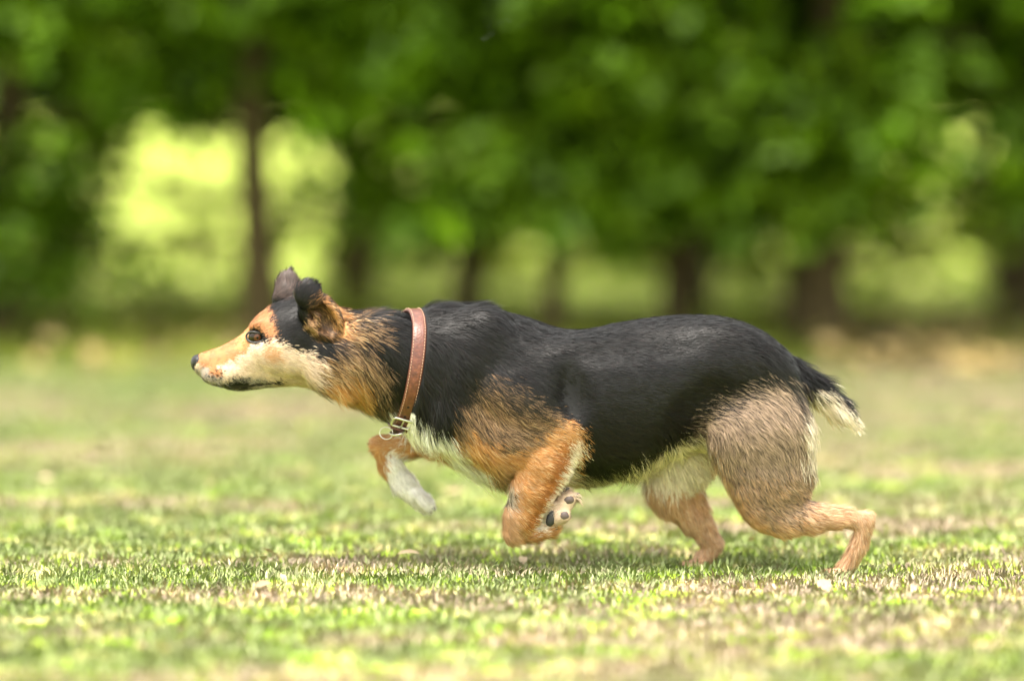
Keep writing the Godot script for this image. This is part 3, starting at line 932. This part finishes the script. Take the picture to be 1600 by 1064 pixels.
	for k in [17.0, 33.0]:
		var p: Vector3 = frames[best][0]
		var f2: Array = fr
		for j in N:
			if frames[j][0].z > 0 and absf((frames[j][0] - fr[0]).dot(-down) - k) < absf((f2[0] - fr[0]).dot(-down) - k): f2 = frames[j]
		p = f2[0] + f2[3] * 3.75
		var hs := start()
		tube(hs, [to_world(p - f2[3] * 1.0) + base, to_world(p + f2[3] * 0.25) + base], [0.0021, 0.0021], 12)
		part("punched_hole", hs.commit(), hole, col)
	# keeper loop, ring and tag
	var kp := start()
	pts = []
	rad = []
	for q in [[-13, -1], [-13, 4.5], [13, 4.5], [13, -1]]:
		pts.append(to_world(fr[0] + down * 21 + fr[2] * q[0] + fr[3] * q[1]) + base)
		rad.append(0.0026)
	tube(kp, pts, rad, 8, true)
	part("keeper", kp.commit(), leather, col)
	var tagthing := thing("identity_tag", "small round metal tag on a split ring below the collar buckle", "tag", to_world(Vector3(610, 676, 30)))
	var tb := -to_world(Vector3(610, 676, 30))
	var rs := start()
	pts = []
	rad = []
	for k in 26:
		var a := TAU * k / 26
		pts.append(to_world(Vector3(604, 674, 32) + Vector3(cos(a) * 10.5, sin(a) * 9.5, cos(a) * 4.0)) + tb)
		rad.append(0.0009)
	tube(rs, pts, rad, 7, true)
	part("ring", rs.commit(), steel, tagthing)
	var ds := start()
	var ax := Vector3(0.97, -0.17, 0.15).normalized()
	var az := Vector3(0.0, 0.28, 0.96).normalized()
	var ay := ax.cross(az).normalized()
	var edge_ring := []
	var profile := [[0.0, 1.4], [10.5, 1.4], [12.3, 1.8], [13.0, 1.0], [13.0, -1.0], [12.3, -1.8], [10.5, -1.4], [0.0, -1.4]]
	for k in 32:
		var a := TAU * k / 32
		var line := []
		for q in profile: line.append(to_world(Vector3(622, 672, 36) + (ax * cos(a) + az * sin(a)) * q[0] + ay * q[1]) + tb)
		edge_ring.append(line)
	for k in 32:
		for j in profile.size() - 1:
			quad(ds, edge_ring[k][j], edge_ring[(k + 1) % 32][j], edge_ring[(k + 1) % 32][j + 1], edge_ring[k][j + 1])
	ds.generate_normals()
	part("tag_disc", ds.commit(), steel, tagthing)

# ------------------------------------------------------------------ lawn
func noise(seed_at: int, freq: float, oct := 3) -> FastNoiseLite:
	var n := FastNoiseLite.new()
	n.seed = seed_at
	n.frequency = freq
	n.fractal_octaves = oct
	return n

func build_lawn() -> void:
	var g := MeshInstance3D.new()
	g.name = "lawn"
	var pm := PlaneMesh.new()
	pm.size = Vector2(400, 400)
	g.mesh = pm
	var m := StandardMaterial3D.new()
	var nt := NoiseTexture2D.new()
	nt.width = 1024
	nt.height = 1024
	nt.seamless = true
	nt.noise = noise(21, 0.012, 5)
	var ramp := Gradient.new()
	ramp.offsets = PackedFloat32Array([0.0, 0.38, 0.55, 0.7, 1.0])
	ramp.colors = PackedColorArray([Color(0.14, 0.23, 0.02).linear_to_srgb(), Color(0.2, 0.3, 0.03).linear_to_srgb(), Color(0.26, 0.34, 0.045).linear_to_srgb(), Color(0.45, 0.41, 0.16).linear_to_srgb(), Color(0.55, 0.44, 0.25).linear_to_srgb()])
	nt.color_ramp = ramp
	m.albedo_texture = nt
	m.uv1_triplanar = true
	m.uv1_world_triplanar = true
	m.uv1_scale = Vector3.ONE * 0.45
	m.roughness = 0.95
	m.metallic_specular = 0.12
	g.material_override = m
	g.set_meta("kind", "structure")
	g.set_meta("label", "mown lawn of green and straw coloured grass")
	g.set_meta("category", "lawn")
	add_child(g)

func tuft(blades: int, tall: float, spread: float, lean: float) -> ArrayMesh:
	var v := PackedVector3Array()
	var n := PackedVector3Array()
	var idx := PackedInt32Array()
	for b in blades:
		var a := rng.randf() * TAU
		var root := Vector3(cos(a), 0, sin(a)) * spread * sqrt(rng.randf())
		var dirn := Vector3(cos(a + rng.randfn(0.0, 0.8)), 0, sin(a + rng.randfn(0.0, 0.8)))
		var h := tall * rng.randf_range(0.5, 1.15)
		var out := h * lean * rng.randf_range(0.3, 1.3)
		var side := dirn.cross(Vector3.UP).rotated(Vector3.UP, rng.randfn(0.0, 0.5)) * rng.randf_range(0.0011, 0.002)
		var p1 := root + Vector3.UP * h * 0.62 + dirn * out * 0.35
		var p2 := root + Vector3.UP * h + dirn * out
		var i := v.size()
		for q in [root - side, root + side, p1 - side * 0.8, p1 + side * 0.8, p2]: v.append(q)
		var nn := (dirn * 0.5 + Vector3.UP).normalized()
		for q in 5: n.append(nn)
		for q in [0, 1, 2, 1, 3, 2, 2, 3, 4]: idx.append(i + q)
	return mesh_of(v, n, PackedColorArray(), idx)

func scatter(called: String, label: String, category: String, m: Mesh, material: Material, xf: Array, cols: Array, parent: Node = null) -> MultiMeshInstance3D:
	var mm := MultiMesh.new()
	mm.transform_format = MultiMesh.TRANSFORM_3D
	mm.use_colors = true
	mm.mesh = m
	mm.instance_count = xf.size()
	for i in xf.size():
		mm.set_instance_transform(i, xf[i])
		mm.set_instance_color(i, cols[i])
	var o := MultiMeshInstance3D.new()
	o.name = called if parent else numbered(called)
	o.multimesh = mm
	o.material_override = material
	o.set_meta("kind", "stuff")
	if parent:
		parent.add_child(o, true)
	else:
		add_child(o)
		o.set_meta("label", label)
		o.set_meta("category", category)
	return o

func build_grass() -> void:
	var blade := mat(Color.WHITE, 0.7, 0.2)
	blade.vertex_color_use_as_albedo = true
	blade.backlight_enabled = true
	blade.backlight = Color(0.55, 0.55, 0.5)
	var dry := noise(31, 2.2, 3)
	var big := noise(32, 0.6, 2)
	for kind in 3:
		var m := tuft([26, 22, 18][kind], [0.011, 0.014, 0.010][kind], 0.035, [0.6, 0.9, 1.6][kind])
		var xf := []
		var cols := []
		for i in 9000:
			# denser towards the camera's view, spread wide enough for a step to either side
			var z := rng.randf_range(-4.2, 1.9)
			var d := DIST - z
			var half := d * 0.134 + 0.35
			var x := rng.randf_range(-half, half)
			if rng.randf() > half / 1.75: continue
			var s := rng.randf_range(0.75, 1.3)
			xf.append(Transform3D(Basis(Vector3.UP, rng.randf() * TAU).scaled(Vector3(s, s * rng.randf_range(0.7, 1.2), s)), Vector3(x, 0.0, z)))
			var w := dry.get_noise_2d(x * 0.5, z * 1.6) + big.get_noise_2d(x * 0.6, z * 1.4) * 0.6 + (0.25 if kind == 2 else 0.0) + rng.randfn(0.0, 0.12)
			var c := Color(0.34, 0.44, 0.15).lerp(Color(0.46, 0.5, 0.25), rng.randf())
			if w > -0.08: c = c.lerp(Color(0.62, 0.49, 0.36), clampf((w + 0.08) * 2.6, 0.0, 1.0))
			c *= rng.randf_range(0.9, 1.07)
			c.a = 1.0
			cols.append(c)
		scatter("grass", ["short green lawn grass growing in tufts", "longer leaning lawn grass among the short tufts", "flattened straw coloured grass lying in the lawn"][kind], "grass", m, blade, xf, cols)
	# dry leaves
	var leafm := leaf_mesh(0.036, 0.017, 0.35, 0.25)
	var xf := []
	var cols := []
	for i in 110:
		var z := rng.randf_range(-4.4, 1.9)
		var half := (DIST - z) * 0.134 + 0.35
		var x := rng.randf_range(-half, half)
		if big.get_noise_2d(x + 9.0, z) < rng.randf_range(-0.5, 0.35): continue
		var b := Basis(Vector3.UP, rng.randf() * TAU) * Basis(Vector3.RIGHT, rng.randfn(0.0, 0.35)) * Basis(Vector3.FORWARD, rng.randfn(0.0, 0.35))
		var s := rng.randf_range(0.6, 1.3)
		xf.append(Transform3D(b.scaled(Vector3.ONE * s), Vector3(x, rng.randf_range(0.006, 0.02), z)))
		var c := Color(0.36, 0.27, 0.16).lerp(Color(0.2, 0.13, 0.07), rng.randf())
		cols.append(c)
	var lm := mat(Color.WHITE, 0.6, 0.4)
	lm.vertex_color_use_as_albedo = true
	lm.backlight_enabled = true
	lm.backlight = Color(0.12, 0.12, 0.12)
	scatter("fallen_leaves", "dry beige leaves fallen on the lawn", "leaves", leafm, lm, xf, cols)

func leaf_mesh(length: float, wide: float, fold: float, curl: float) -> ArrayMesh:
	var st := start()
	leaf_into(st, Transform3D.IDENTITY, length, wide, fold, curl)
	st.generate_normals()
	return st.commit()

func leaf_into(st: SurfaceTool, t: Transform3D, length: float, wide: float, fold: float, curl: float) -> void:
	# along +x, blade in the xz plane, folded up along the midrib and curled down at the tip
	var prof := [0.0, 0.72, 1.0, 0.74, 0.0]
	var mids := []
	var ls := []
	var rs := []
	for i in 5:
		var u := i / 4.0
		var w: float = prof[i] * wide * 0.5
		var y := -curl * length * u * u
		mids.append(t * Vector3(u * length, y, 0))
		ls.append(t * Vector3(u * length - w * 0.1, y + w * fold, -w))
		rs.append(t * Vector3(u * length - w * 0.1, y + w * fold, w))
	for i in 4:
		for s in [[ls, false], [rs, true]]:
			var e: Array = s[0]
			var q := [mids[i], mids[i + 1], e[i + 1], e[i]]
			var tris := [[q[0], q[1], q[2]], [q[0], q[2], q[3]]]
			if i == 0: tris = [[q[0], q[1], q[2]]]
			if i == 3: tris = [[q[0], q[1], q[3]]]
			for tr in tris:
				for p in (tr if s[1] else [tr[0], tr[2], tr[1]]): st.add_vertex(p)

# ------------------------------------------------------------------ trees
var sprays := []
var leaf_mats := []
var bark: StandardMaterial3D

func make_tree_parts() -> void:
	for v in 5:
		var st := start()
		var n := 11 + v
		for i in n:
			var u := (i + 0.5) / n
			var at := Vector3(u * 0.24, -0.05 * u * u, 0.0)
			var side := 1.0 if i % 2 == 0 else -1.0
			var b := Basis(Vector3.UP, side * rng.randf_range(0.5, 1.2)) * Basis(Vector3.RIGHT, rng.randfn(0.0, 0.5)) * Basis(Vector3.BACK, rng.randfn(-0.15, 0.4))
			leaf_into(st, Transform3D(b, at + Vector3(0, rng.randfn(0.0, 0.012), rng.randfn(0.0, 0.012))), rng.randf_range(0.045, 0.068), rng.randf_range(0.03, 0.042), rng.randf_range(0.1, 0.4), rng.randf_range(0.0, 0.35))
		st.generate_normals()
		sprays.append(st.commit())
	var m := mat(Color.WHITE, 0.48, 0.27)
	m.vertex_color_use_as_albedo = true
	m.backlight_enabled = true
	m.backlight = Color(0.66, 0.66, 0.4)
	leaf_mats.append(m)
	bark = mat(Color(0.06, 0.042, 0.026), 0.9, 0.3)
	var bt := NoiseTexture2D.new()
	bt.width = 256
	bt.height = 256
	bt.seamless = true
	bt.noise = noise(77, 0.04, 4)
	var r := Gradient.new()
	r.colors = PackedColorArray([Color(0.028, 0.02, 0.008).linear_to_srgb(), Color(0.095, 0.072, 0.03).linear_to_srgb()])
	bt.color_ramp = r
	bark.albedo_color = Color.WHITE
	bark.albedo_texture = bt
	bark.uv1_triplanar = true
	bark.uv1_scale = Vector3(14, 3, 14)

# crown: density(Vector3 local) decides where sprays hang
func tree(called: String, label: String, group: String, at: Vector3, tall: float, girth: float, lean: Vector2, crown_low: float, reach: float, count: int, green: Color, scale := 1.0, holed := false) -> Node3D:
	var o := thing(called, label, "tree", at, group)
	var st := start()
	var pts := []
	var rad := []
	for i in 9:
		var u := i / 8.0
		pts.append(Vector3(lean.x * u * tall + 0.03 * scale * sin(u * 7.0 + at.x * 5.0), u * tall * 0.9 - 0.05, lean.y * u * tall + 0.03 * scale * cos(u * 6.0 + at.x * 3.0)))
		rad.append(girth * (1.0 - 0.82 * u) * (1.35 if i == 0 else 1.0))
	tube(st, pts, rad, 10, false, 0.05, at.x)
	part("trunk", st.commit(), bark, o)
	var tips := []
	for k in 12:
		var u := clampf(crown_low / tall * 0.8 + (0.9 - crown_low / tall * 0.8) * k / 12.0, 0.05, 0.9)
		var seg := int(u * 8.0)
		var p0: Vector3 = pts[seg].lerp(pts[seg + 1], u * 8.0 - seg)
		var a := k * 2.4 + at.x * 7.0
		var d := Vector3(cos(a), rng.randf_range(0.15, 0.6), sin(a)).normalized()
		var len := reach * rng.randf_range(0.7, 1.05)
		var p1 := p0 + d * len * 0.5 + Vector3(0, 0.03, 0)
		var p2 := p0 + d * len + Vector3(0, -0.08 * len, 0)
		if holed and (gap(at + p1) or gap(at + p2)): continue
		var bs := start()
		var r0 := girth * 0.35 * (1.0 - 0.6 * u)
		tube(bs, [p0, p0.lerp(p1, 0.5) + Vector3(0, 0.01, 0), p1, p2], [r0, r0 * 0.75, r0 * 0.5, r0 * 0.15], 6)
		part("limb", bs.commit(), bark, o)
	if label.begins_with("slim dark"):
		for q in [[0.30, -0.85, 0.02], [0.36, 0.5, -0.03], [0.42, -0.6, 0.08], [0.62, -0.7, 0.05]]:
			var bs := start()
			var h: float = q[0]
			var reach_x: float = q[1]
			tube(bs, [Vector3(0, h, 0), Vector3(reach_x * 0.35, h + 0.03, 0.05), Vector3(reach_x * 0.7, h + q[2], 0.02), Vector3(reach_x, h + q[2] * 0.6, -0.04)], [0.011, 0.009, 0.007, 0.003], 6)
			part("limb", bs.commit(), bark, o)
	var per := []
	var pc := []
	for v in sprays.size():
		per.append([])
		pc.append([])
	var thick := noise(int(at.x * 100.0) + 500, 1.6 / scale, 2)
	var made := 0
	var tries := 0
	while made < count and tries < count * 12:
		tries += 1
		var y := rng.randf_range(crown_low, tall)
		var u := (y - crown_low) / (tall - crown_low)
		var r := reach * (0.75 + 0.35 * sin(u * PI)) * pow(1.0 - u * u * 0.7, 0.5)
		var a := rng.randf() * TAU
		var q := sqrt(rng.randf())
		var p := Vector3(lean.x * y + cos(a) * r * q, y, lean.y * y + sin(a) * r * q)
		if thick.get_noise_3d(p.x + at.x, p.y, p.z + at.z) < rng.randf_range(-0.2, 0.12): continue
		if holed and rng.randf() < 0.8 and gap(at + p): continue
		made += 1
		var dirn := Vector3(cos(a + rng.randfn(0.0, 0.7)), rng.randfn(-0.1, 0.3), sin(a + rng.randfn(0.0, 0.7))).normalized()
		var b := Basis.looking_at(dirn, Vector3.UP) * Basis(Vector3.UP, PI / 2) * Basis(Vector3.RIGHT, rng.randfn(0.0, 0.5))
		var s := scale * rng.randf_range(0.8, 1.25)
		var v := made % sprays.size()
		per[v].append(Transform3D(b.scaled(Vector3.ONE * s), p - dirn * 0.12 * s))
		var c := green.lerp(Color(green.r * 1.7, green.g * 1.35, green.b * 0.9), rng.randf() * rng.randf()) * (rng.randf_range(0.6, 1.15) if rng.randf() < 0.85 else rng.randf_range(1.4, 2.1))
		c.a = 1.0
		pc[v].append(c)
	var crown := Node3D.new()
	crown.name = "crown"
	o.add_child(crown)
	for v in sprays.size():
		scatter("foliage", "", "", sprays[v], leaf_mats[0], per[v], pc[v], crown)
	return o

func gap(p: Vector3) -> bool:
	# the openings between the crowns of the front row, in metres across and up
	return p.z > -6.6 and _in_gap(Vector2(p.x, p.y))

var gaps := []
func _in_gap(q: Vector2) -> bool:
	for g in gaps:
		if ((q - g[0]) / g[1]).length() < 1.0: return true
	return false

func build_trees() -> void:
	make_tree_parts()
	var green := Color(0.05, 0.105, 0.002)
	gaps = [[Vector2(-0.98, 0.38), Vector2(0.17, 0.26)], [Vector2(-0.54, 0.38), Vector2(0.12, 0.24)], [Vector2(1.22, 0.14), Vector2(0.26, 0.16)], [Vector2(-1.42, 0.66), Vector2(0.07, 0.13)]]
	var row := [
		# x, z, girth, lean, crown low, look
		[-2.35, -4.9, 0.05, 0.02, 0.25, "leafy hedge tree farthest ahead of the running dog"],
		[-1.45, -4.7, 0.055, 0.01, 0.22, "leafy hedge tree ahead of the dog past the open gap"],
		[-0.71, -4.6, 0.058, 0.012, 0.7, "slim dark trunk tree with open gaps on both sides of it"],
		[-0.12, -5.0, 0.045, -0.02, 0.36, "dense low crowned hedge tree behind the dog's neck"],
		[0.09, -4.5, 0.03, 0.02, 0.38, "thin stemmed sapling in the row behind the dog's shoulder"],
		[0.44, -4.6, 0.036, 0.03, 0.4, "thin brown trunk tree behind the dog's loin"],
		[0.88, -4.5, 0.082, 0.0, 0.42, "thickest trunk tree of the row behind the dog's rump"],
		[1.5, -4.8, 0.05, 0.02, 0.42, "leafy tree beside the bright open gap at the end of the row"],
		[2.2, -4.8, 0.05, 0.0, 0.3, "leafy hedge tree farthest behind the dog's tail"]]
	for t in row:
		tree("hedge_tree", t[5], "young trees in the hedge row", Vector3(t[0], 0, t[1]), rng.randf_range(3.0, 3.6), t[2], Vector2(t[3], 0.0), t[4], 0.66, 1250, green * rng.randf_range(0.85, 1.15), 1.0, true)
	# a second rank a little behind closes the upper part
	for x: float in [-2.6, -1.5, -0.5, 0.6, 1.6, 2.7]:
		tree("hedge_tree", "taller tree of the rank behind the front hedge row", "trees of the rear hedge rank", Vector3(x, 0, -6.6 + 0.3 * sin(x * 5.0)), 4.2, 0.06, Vector2(0.0, 0.0), 1.0 if x < -2.0 else 0.72, 0.85, 900, green * 0.75, 1.2)
	# wood edge far behind the meadow
	for i in 9:
		var x := -14.0 + i * 3.6 + rng.randf_range(-0.8, 0.8)
		tree("wood_tree", "broad light green tree at the far edge of the meadow", "trees at the wood's edge", Vector3(x, 0, -46.0 + rng.randf_range(-3.0, 3.0)), rng.randf_range(8.0, 10.0), 0.22, Vector2.ZERO, 0.15, 2.9, 1900, Color(0.03, 0.085, 0.003), 4.5)
	build_undergrowth()

func shrub(label: String, at: Vector3, tall: float, wide: float, count: int, green: Color, scale := 1.0) -> void:
	var o := thing("shrub", label, "shrub", at, "low shrubs under and behind the hedge")
	for k in 7:
		var st := start()
		var a := k * 2.4 + at.x
		var tip := Vector3(cos(a) * wide * 0.6, tall * rng.randf_range(0.6, 0.95), sin(a) * wide * 0.6)
		tube(st, [Vector3(cos(a), -0.5, sin(a)) * 0.03, tip * Vector3(0.4, 0.5, 0.4), tip], [0.007 * scale, 0.005 * scale, 0.0015 * scale], 5)
		part("stem", st.commit(), bark, o)
	var per := []
	var pc := []
	for v in sprays.size():
		per.append([])
		pc.append([])
	for i in count:
		var a := rng.randf() * TAU
		var e := rng.randf()
		var p := Vector3(cos(a) * wide * sqrt(rng.randf()) * sqrt(1.0 - e * e * 0.75), e * tall, sin(a) * wide * sqrt(rng.randf()) * sqrt(1.0 - e * e * 0.75))
		var b := Basis(Vector3.UP, a + rng.randfn(0.0, 0.8)) * Basis(Vector3.BACK, rng.randf_range(-0.2, 0.9)) * Basis(Vector3.RIGHT, rng.randfn(0.0, 0.5))
		var v := i % sprays.size()
		per[v].append(Transform3D(b.scaled(Vector3.ONE * scale * rng.randf_range(0.5, 0.95)), p))
		var c := green.lerp(Color(green.r * 1.5, green.g * 1.2, green.b), rng.randf()) * rng.randf_range(0.7, 1.15)
		c.a = 1.0
		pc[v].append(c)
	for v in sprays.size():
		scatter("foliage", "", "", sprays[v], leaf_mats[0], per[v], pc[v], o)

func build_undergrowth() -> void:
	# a low bank of brown earth and old leaves runs along the foot of the row
	var st := start()
	var ridge := noise(61, 0.9, 3)
	var rows := []
	for i in 61:
		var line := []
		for j in 9:
			var u := j / 8.0
			var x := 0.95 + i * 0.1
			var z := -4.0 - u * 1.7 + ridge.get_noise_2d(x, u * 3.0) * 0.25
			line.append(Vector3(x, 0.006 + 0.045 * sin(u * PI) * (1.0 + ridge.get_noise_2d(x * 2.0, u * 5.0)), z))
		rows.append(line)
	for i in 60:
		for j in 8:
			quad(st, rows[i][j], rows[i][j + 1], rows[i + 1][j + 1], rows[i + 1][j])
	st.index()
	st.generate_normals()
	var soil := mat(Color(0.12, 0.1, 0.04), 0.95, 0.2)
	var bank := part("earth_bank", st.commit(), soil, self)
	bank.set_meta("kind", "structure")
	bank.set_meta("label", "low brown earth bank along the foot of the hedge")
	bank.set_meta("category", "bank")
	var xf := []
	var cols := []
	for i in 1500:
		var x := rng.randf_range(0.8, 3.6) if i % 4 else rng.randf_range(-3.0, -0.7)
		var z := rng.randf_range(-5.8, -3.7)
		var b := Basis(Vector3.UP, rng.randf() * TAU) * Basis(Vector3.RIGHT, rng.randfn(0.0, 0.5)) * Basis(Vector3.FORWARD, rng.randfn(0.0, 0.5))
		xf.append(Transform3D(b.scaled(Vector3.ONE * rng.randf_range(0.8, 1.6)), Vector3(x, rng.randf_range(0.03, 0.08), z)))
		cols.append(Color(0.3, 0.22, 0.08).lerp(Color(0.1, 0.075, 0.03), rng.randf()))
	var lm := mat(Color.WHITE, 0.7, 0.3)
	lm.vertex_color_use_as_albedo = true
	scatter("leaf_litter", "brown leaf litter lying along the foot of the hedge", "leaf litter", leaf_mesh(0.05, 0.03, 0.3, 0.2), lm, xf, cols)
	# taller grass and weeds left uncut under the row
	var weed := mat(Color.WHITE, 0.5, 0.35)
	weed.vertex_color_use_as_albedo = true
	weed.backlight_enabled = true
	weed.backlight = Color(0.7, 0.7, 0.5)
	var wx := []
	var wc := []
	for i in 2600:
		var x := rng.randf_range(-3.4, 3.4)
		var z := -4.1 - 1.9 * rng.randf() + 0.15 * sin(x * 4.0)
		if x > 0.95 and rng.randf() < 0.6: continue
		var h := rng.randf_range(0.5, 1.4)
		wx.append(Transform3D(Basis(Vector3.UP, rng.randf() * TAU).scaled(Vector3(1.2, h, 1.2)), Vector3(x, 0.0, z)))
		var c := Color(0.2, 0.3, 0.02).lerp(Color(0.36, 0.38, 0.07), rng.randf()) * rng.randf_range(0.7, 1.2)
		c.a = 1.0
		wc.append(c)
	scatter("undergrowth", "uncut yellow green grass and weeds under the hedge", "undergrowth", tuft(22, 0.09, 0.06, 0.5), weed, wx, wc)
	var spots := [[-1.75, -7.6, 0.34, 0.3, "yellow green shrub at the foot of the leafy tree by the open gap"], [-0.95, -7.4, 0.4, 0.4, "bright low shrub seen through the gap beside the slim dark trunk"],
		[-0.35, -8.2, 0.3, 0.3, "low yellow green shrub behind the dog's head"], [0.2, -8.6, 0.3, 0.36, "low yellow green shrub behind the dog's withers"],
		[0.68, -8.0, 0.26, 0.26, "low shrub between the thin trunk and the thickest trunk"], [1.15, -7.6, 0.26, 0.4, "pale low shrub in the bright open gap"],
		[1.85, -7.9, 0.3, 0.3, "low shrub at the foot of the tree beside the bright gap"], [0.45, -11.8, 0.5, 0.6, "wider shrub out on the meadow behind the row"]]
	for q in spots:
		shrub(q[4], Vector3(q[0], 0, q[1]), q[2], q[3], 130, Color(0.14, 0.21, 0.008))

# ------------------------------------------------------------------ scene
func _ready() -> void:
	rng.seed = 20240611
	var cam := Camera3D.new()
	cam.name = "camera"
	cam.position = Vector3(0, CAM_H, DIST)
	cam.rotation = Vector3(-pitch, 0, 0)
	cam.near = 0.1
	cam.far = 600.0
	var lens := CameraAttributesPhysical.new()
	lens.frustum_focal_length = 135.0
	lens.frustum_near = 0.1
	lens.frustum_far = 600.0
	lens.frustum_focus_distance = DIST - 0.07
	lens.exposure_aperture = 1.0
	cam.attributes = lens
	add_child(cam)
	cam.current = true
	cam.fov = 2.0 * rad_to_deg(atan(532.0 / F))
	var env := Environment.new()
	env.background_mode = Environment.BG_SKY
	var sky := Sky.new()
	var sm := ProceduralSkyMaterial.new()
	sm.sky_top_color = Color(0.86, 0.86, 0.85)
	sm.sky_horizon_color = Color(0.86, 0.86, 0.84)
	sm.sky_curve = 0.2
	sm.ground_bottom_color = Color(0.3, 0.32, 0.2)
	sm.ground_horizon_color = Color(0.6, 0.62, 0.5)
	sm.sun_angle_max = 1.0
	sky.sky_material = sm
	env.sky = sky
	env.tonemap_mode = Environment.TONE_MAPPER_LINEAR
	env.tonemap_exposure = 8.2
	env.background_energy_multiplier = 0.6
	env.sdfgi_enabled = true
	env.ssao_enabled = true
	env.ssil_enabled = true
	var we := WorldEnvironment.new()
	we.name = "environment"
	we.environment = env
	add_child(we)
	var sun := DirectionalLight3D.new()
	sun.name = "sun"
	sun.light_energy = 0.5
	sun.light_angular_distance = 28.0
	sun.light_color = Color(1.0, 0.97, 0.93)
	sun.shadow_enabled = true
	sun.rotation_degrees = Vector3(-70, -25, 0)
	add_child(sun)

	build_lawn()
	build_trees()
	build_grass()
	build_dog()
	build_collar()
